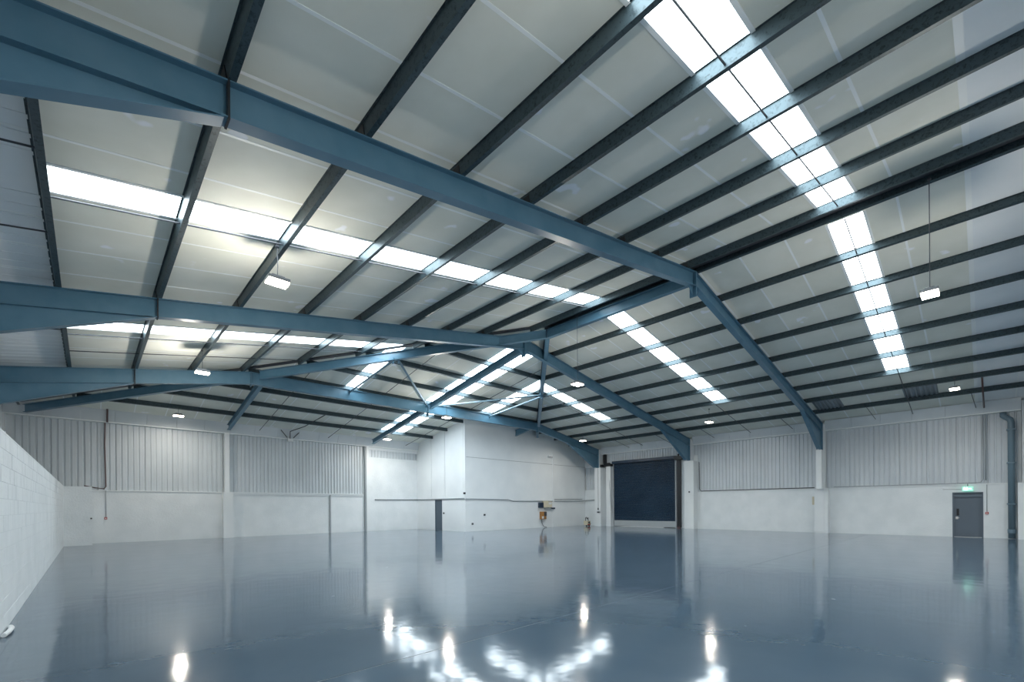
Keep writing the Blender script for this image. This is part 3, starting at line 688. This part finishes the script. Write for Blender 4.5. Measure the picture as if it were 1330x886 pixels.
# small boxes on the walls
def fitting(name, box, m, label, cat): return tag(MB().box(*box).build(name, m), label, cat)
fitting('alarm_sounder', (BX - .12, BX - .02, BY - .08, BY + .04, 2.36, 2.48), 'black', 'small black sounder on the corner of the enclosure above the trunking', 'sounder')
fitting('door_switch', (BX - .06, BX - .012, 24.65, 24.75, 1.10, 1.20), 'dark', 'small dark switch beside the dark grey door', 'switch')
fitting('wall_socket', (17.65, 17.77, BY - .05, BY - .001, .42, .54), 'dark', 'small dark socket low on the enclosure near its left corner', 'socket')
fitting('wall_socket', (18.65, 18.77, BY - .05, BY - .001, .98, 1.09), 'dark', 'small dark socket on the enclosure, higher and further right', 'socket')
fitting('column_switch', (28.80, 28.848, 13.36, 13.44, 2.40, 2.50), 'dark', 'small dark switch on the column right of the roller shutter', 'switch')
fitting('warning_label', (XR - .004, XR, 6.52, 6.62, 1.55, 2.0), 'cream', 'pale yellow strip on the blockwork beside the nearest column base', 'label')
es2 = empty('emergency_light', (24.7, BY - .05, 5.5), 'small wall light high on the enclosure, beside the batten', 'light')
MB().box(24.9, 25.35, BY - .12, BY, 5.20, 5.36).build('case', 'plastic', es2); MB().box(24.93, 25.32, BY - .125, BY - .12, 5.23, 5.27).build('louvre', 'dark', es2)
# electrical boards on the enclosure
fitting('switch_box', (23.82, 24.22, BY - .18, BY - .001, 1.46, 1.84), 'box_navy', 'dark blue square switch box on the enclosure wall', 'electrical box')
cb = empty('distribution_board', (24.75, BY, 1.7), 'cream electrical board right of the dark blue switch box', 'electrical box')
ca = MB().box(24.24, 24.75, BY - .17, BY - .001, 1.48, 1.96).build('case', 'cream', cb); cb2 = MB().box(24.77, 25.20, BY - .14, BY - .001, 1.50, 1.92).build('case', 'cream', cb)
MB().box(24.30, 24.68, BY - .18, BY - .17, 1.54, 1.90).build('cover', 'cream', ca); MB().box(24.82, 25.15, BY - .15, BY - .14, 1.70, 1.86).build('cover', 'plastic', cb2)
tr = empty('cable_trunking', (24.9, BY, 1.4), 'short pale trunking with a dark end under the cream board', 'trunking')
MB().box(24.45, 25.15, BY - .12, BY - .001, 1.32, 1.42).build('duct', 'grey_pipe', tr); tag(MB().box(25.15, 25.55, BY - .14, BY - .031, 1.36, 1.47).build('end_piece', 'box_navy', tr), 'dark blue end piece')
ob = empty('control_box', (24.25, BY, .9), 'orange-brown control box low on the enclosure with a cable to the floor', 'electrical box')
oc = MB().box(23.98, 24.50, BY - .2, BY - .001, .62, 1.18).build('case', 'orange', ob); tag(MB().box(24.26, 24.5, BY - .23, BY - .2, .85, 1.16).build('dial_panel', 'dark', oc), 'dark upper panel')
tag(MB().box(24.02, 24.2, BY - .22, BY - .2, .66, .84).build('name_plate', 'plastic', oc), 'pale plate')
MB().tube([(24.1, BY - .1, .62), (24.12, BY - .1, .35), (24.25, BY - .12, .1), (24.4, BY - .15, .04), (24.6, BY - .12, .03)], .022, 6).build('cable', 'dark', ob, True)
# small machine on the floor by the enclosure
fmch = empty('floor_machine', (28.0, 21.2, 0), 'small beige machine with dark hose standing on the floor left of the shutter columns', 'machine')
MB().box(27.85, 28.25, 21.0, 21.35, .10, .42).build('body', 'cream', fmch); MB().tube([(28.05, 20.99, .28), (28.05, 20.96, .28)], .09, 12).build('dial', 'dark', fmch)
MB().tube([(27.92, 21.2, .42), (27.90, 21.2, .66), (28.0, 21.2, .70), (28.1, 21.2, .55), (28.2, 21.2, .66), (28.22, 21.2, .42)], .035, 8).build('handle', 'dark', fmch, True)
for x in (27.9, 28.2): MB().tube([(x - .03, 21.1, .09), (x + .03, 21.1, .09)], .09, 12).build('wheel', 'rubber', fmch)
MB().tube([(28.28, 21.15, .05), (28.38, 21.1, .2), (28.34, 21.12, .36), (28.26, 21.15, .3)], .04, 8).build('hose', 'rubber', fmch, True)
tag(MB().box(27.87, 28.2, 20.98, 21.0, .10, .17).build('bumper', 'red', fmch), 'red lower strip')
# pull cord and hook on the outer shutter column
sw = empty('shutter_control', (28.68, 20.62, 1.2), 'dark key switch on a long conduit, on the column left of the shutter', 'switch')
MB().box(28.63, 28.70, 20.50, 20.66, 1.02, 1.14).box(28.63, 28.70, 20.40, 20.50, 1.06, 1.12).build('switch_body', 'dark', sw); MB().box(28.65, 28.70, 20.54, 20.62, 1.24, 1.42).build('upper_box', 'dark', sw)
MB().tube([(28.685, 20.58, 1.42), (28.685, 20.58, 4.5)], .018, 6).build('conduit', 'grey_pipe', sw)
# fan of dark pipes at the end wall eaves
hb = empty('junction_box', (8.5, 27.7, 5.5), 'small white box on the end wall eaves with dark pipes fanning upwards', 'junction box')
MB().box(8.36, 8.66, 27.66, 27.84, 5.44, 5.60).build('box', 'plastic', hb)
for pts in ([(8.34, 27.72, 5.66), (8.0, 27.66, 6.05)], [(8.68, 27.72, 5.66), (8.98, 27.66, 6.0)], [(8.5, 27.72, 5.60), (8.5, 27.68, 6.02), (8.95, 26.6, 6.22), (9.3, 24.4, 6.6)]):
    MB().tube(pts, .024, 8).build('pipe', 'dark', hb, True)
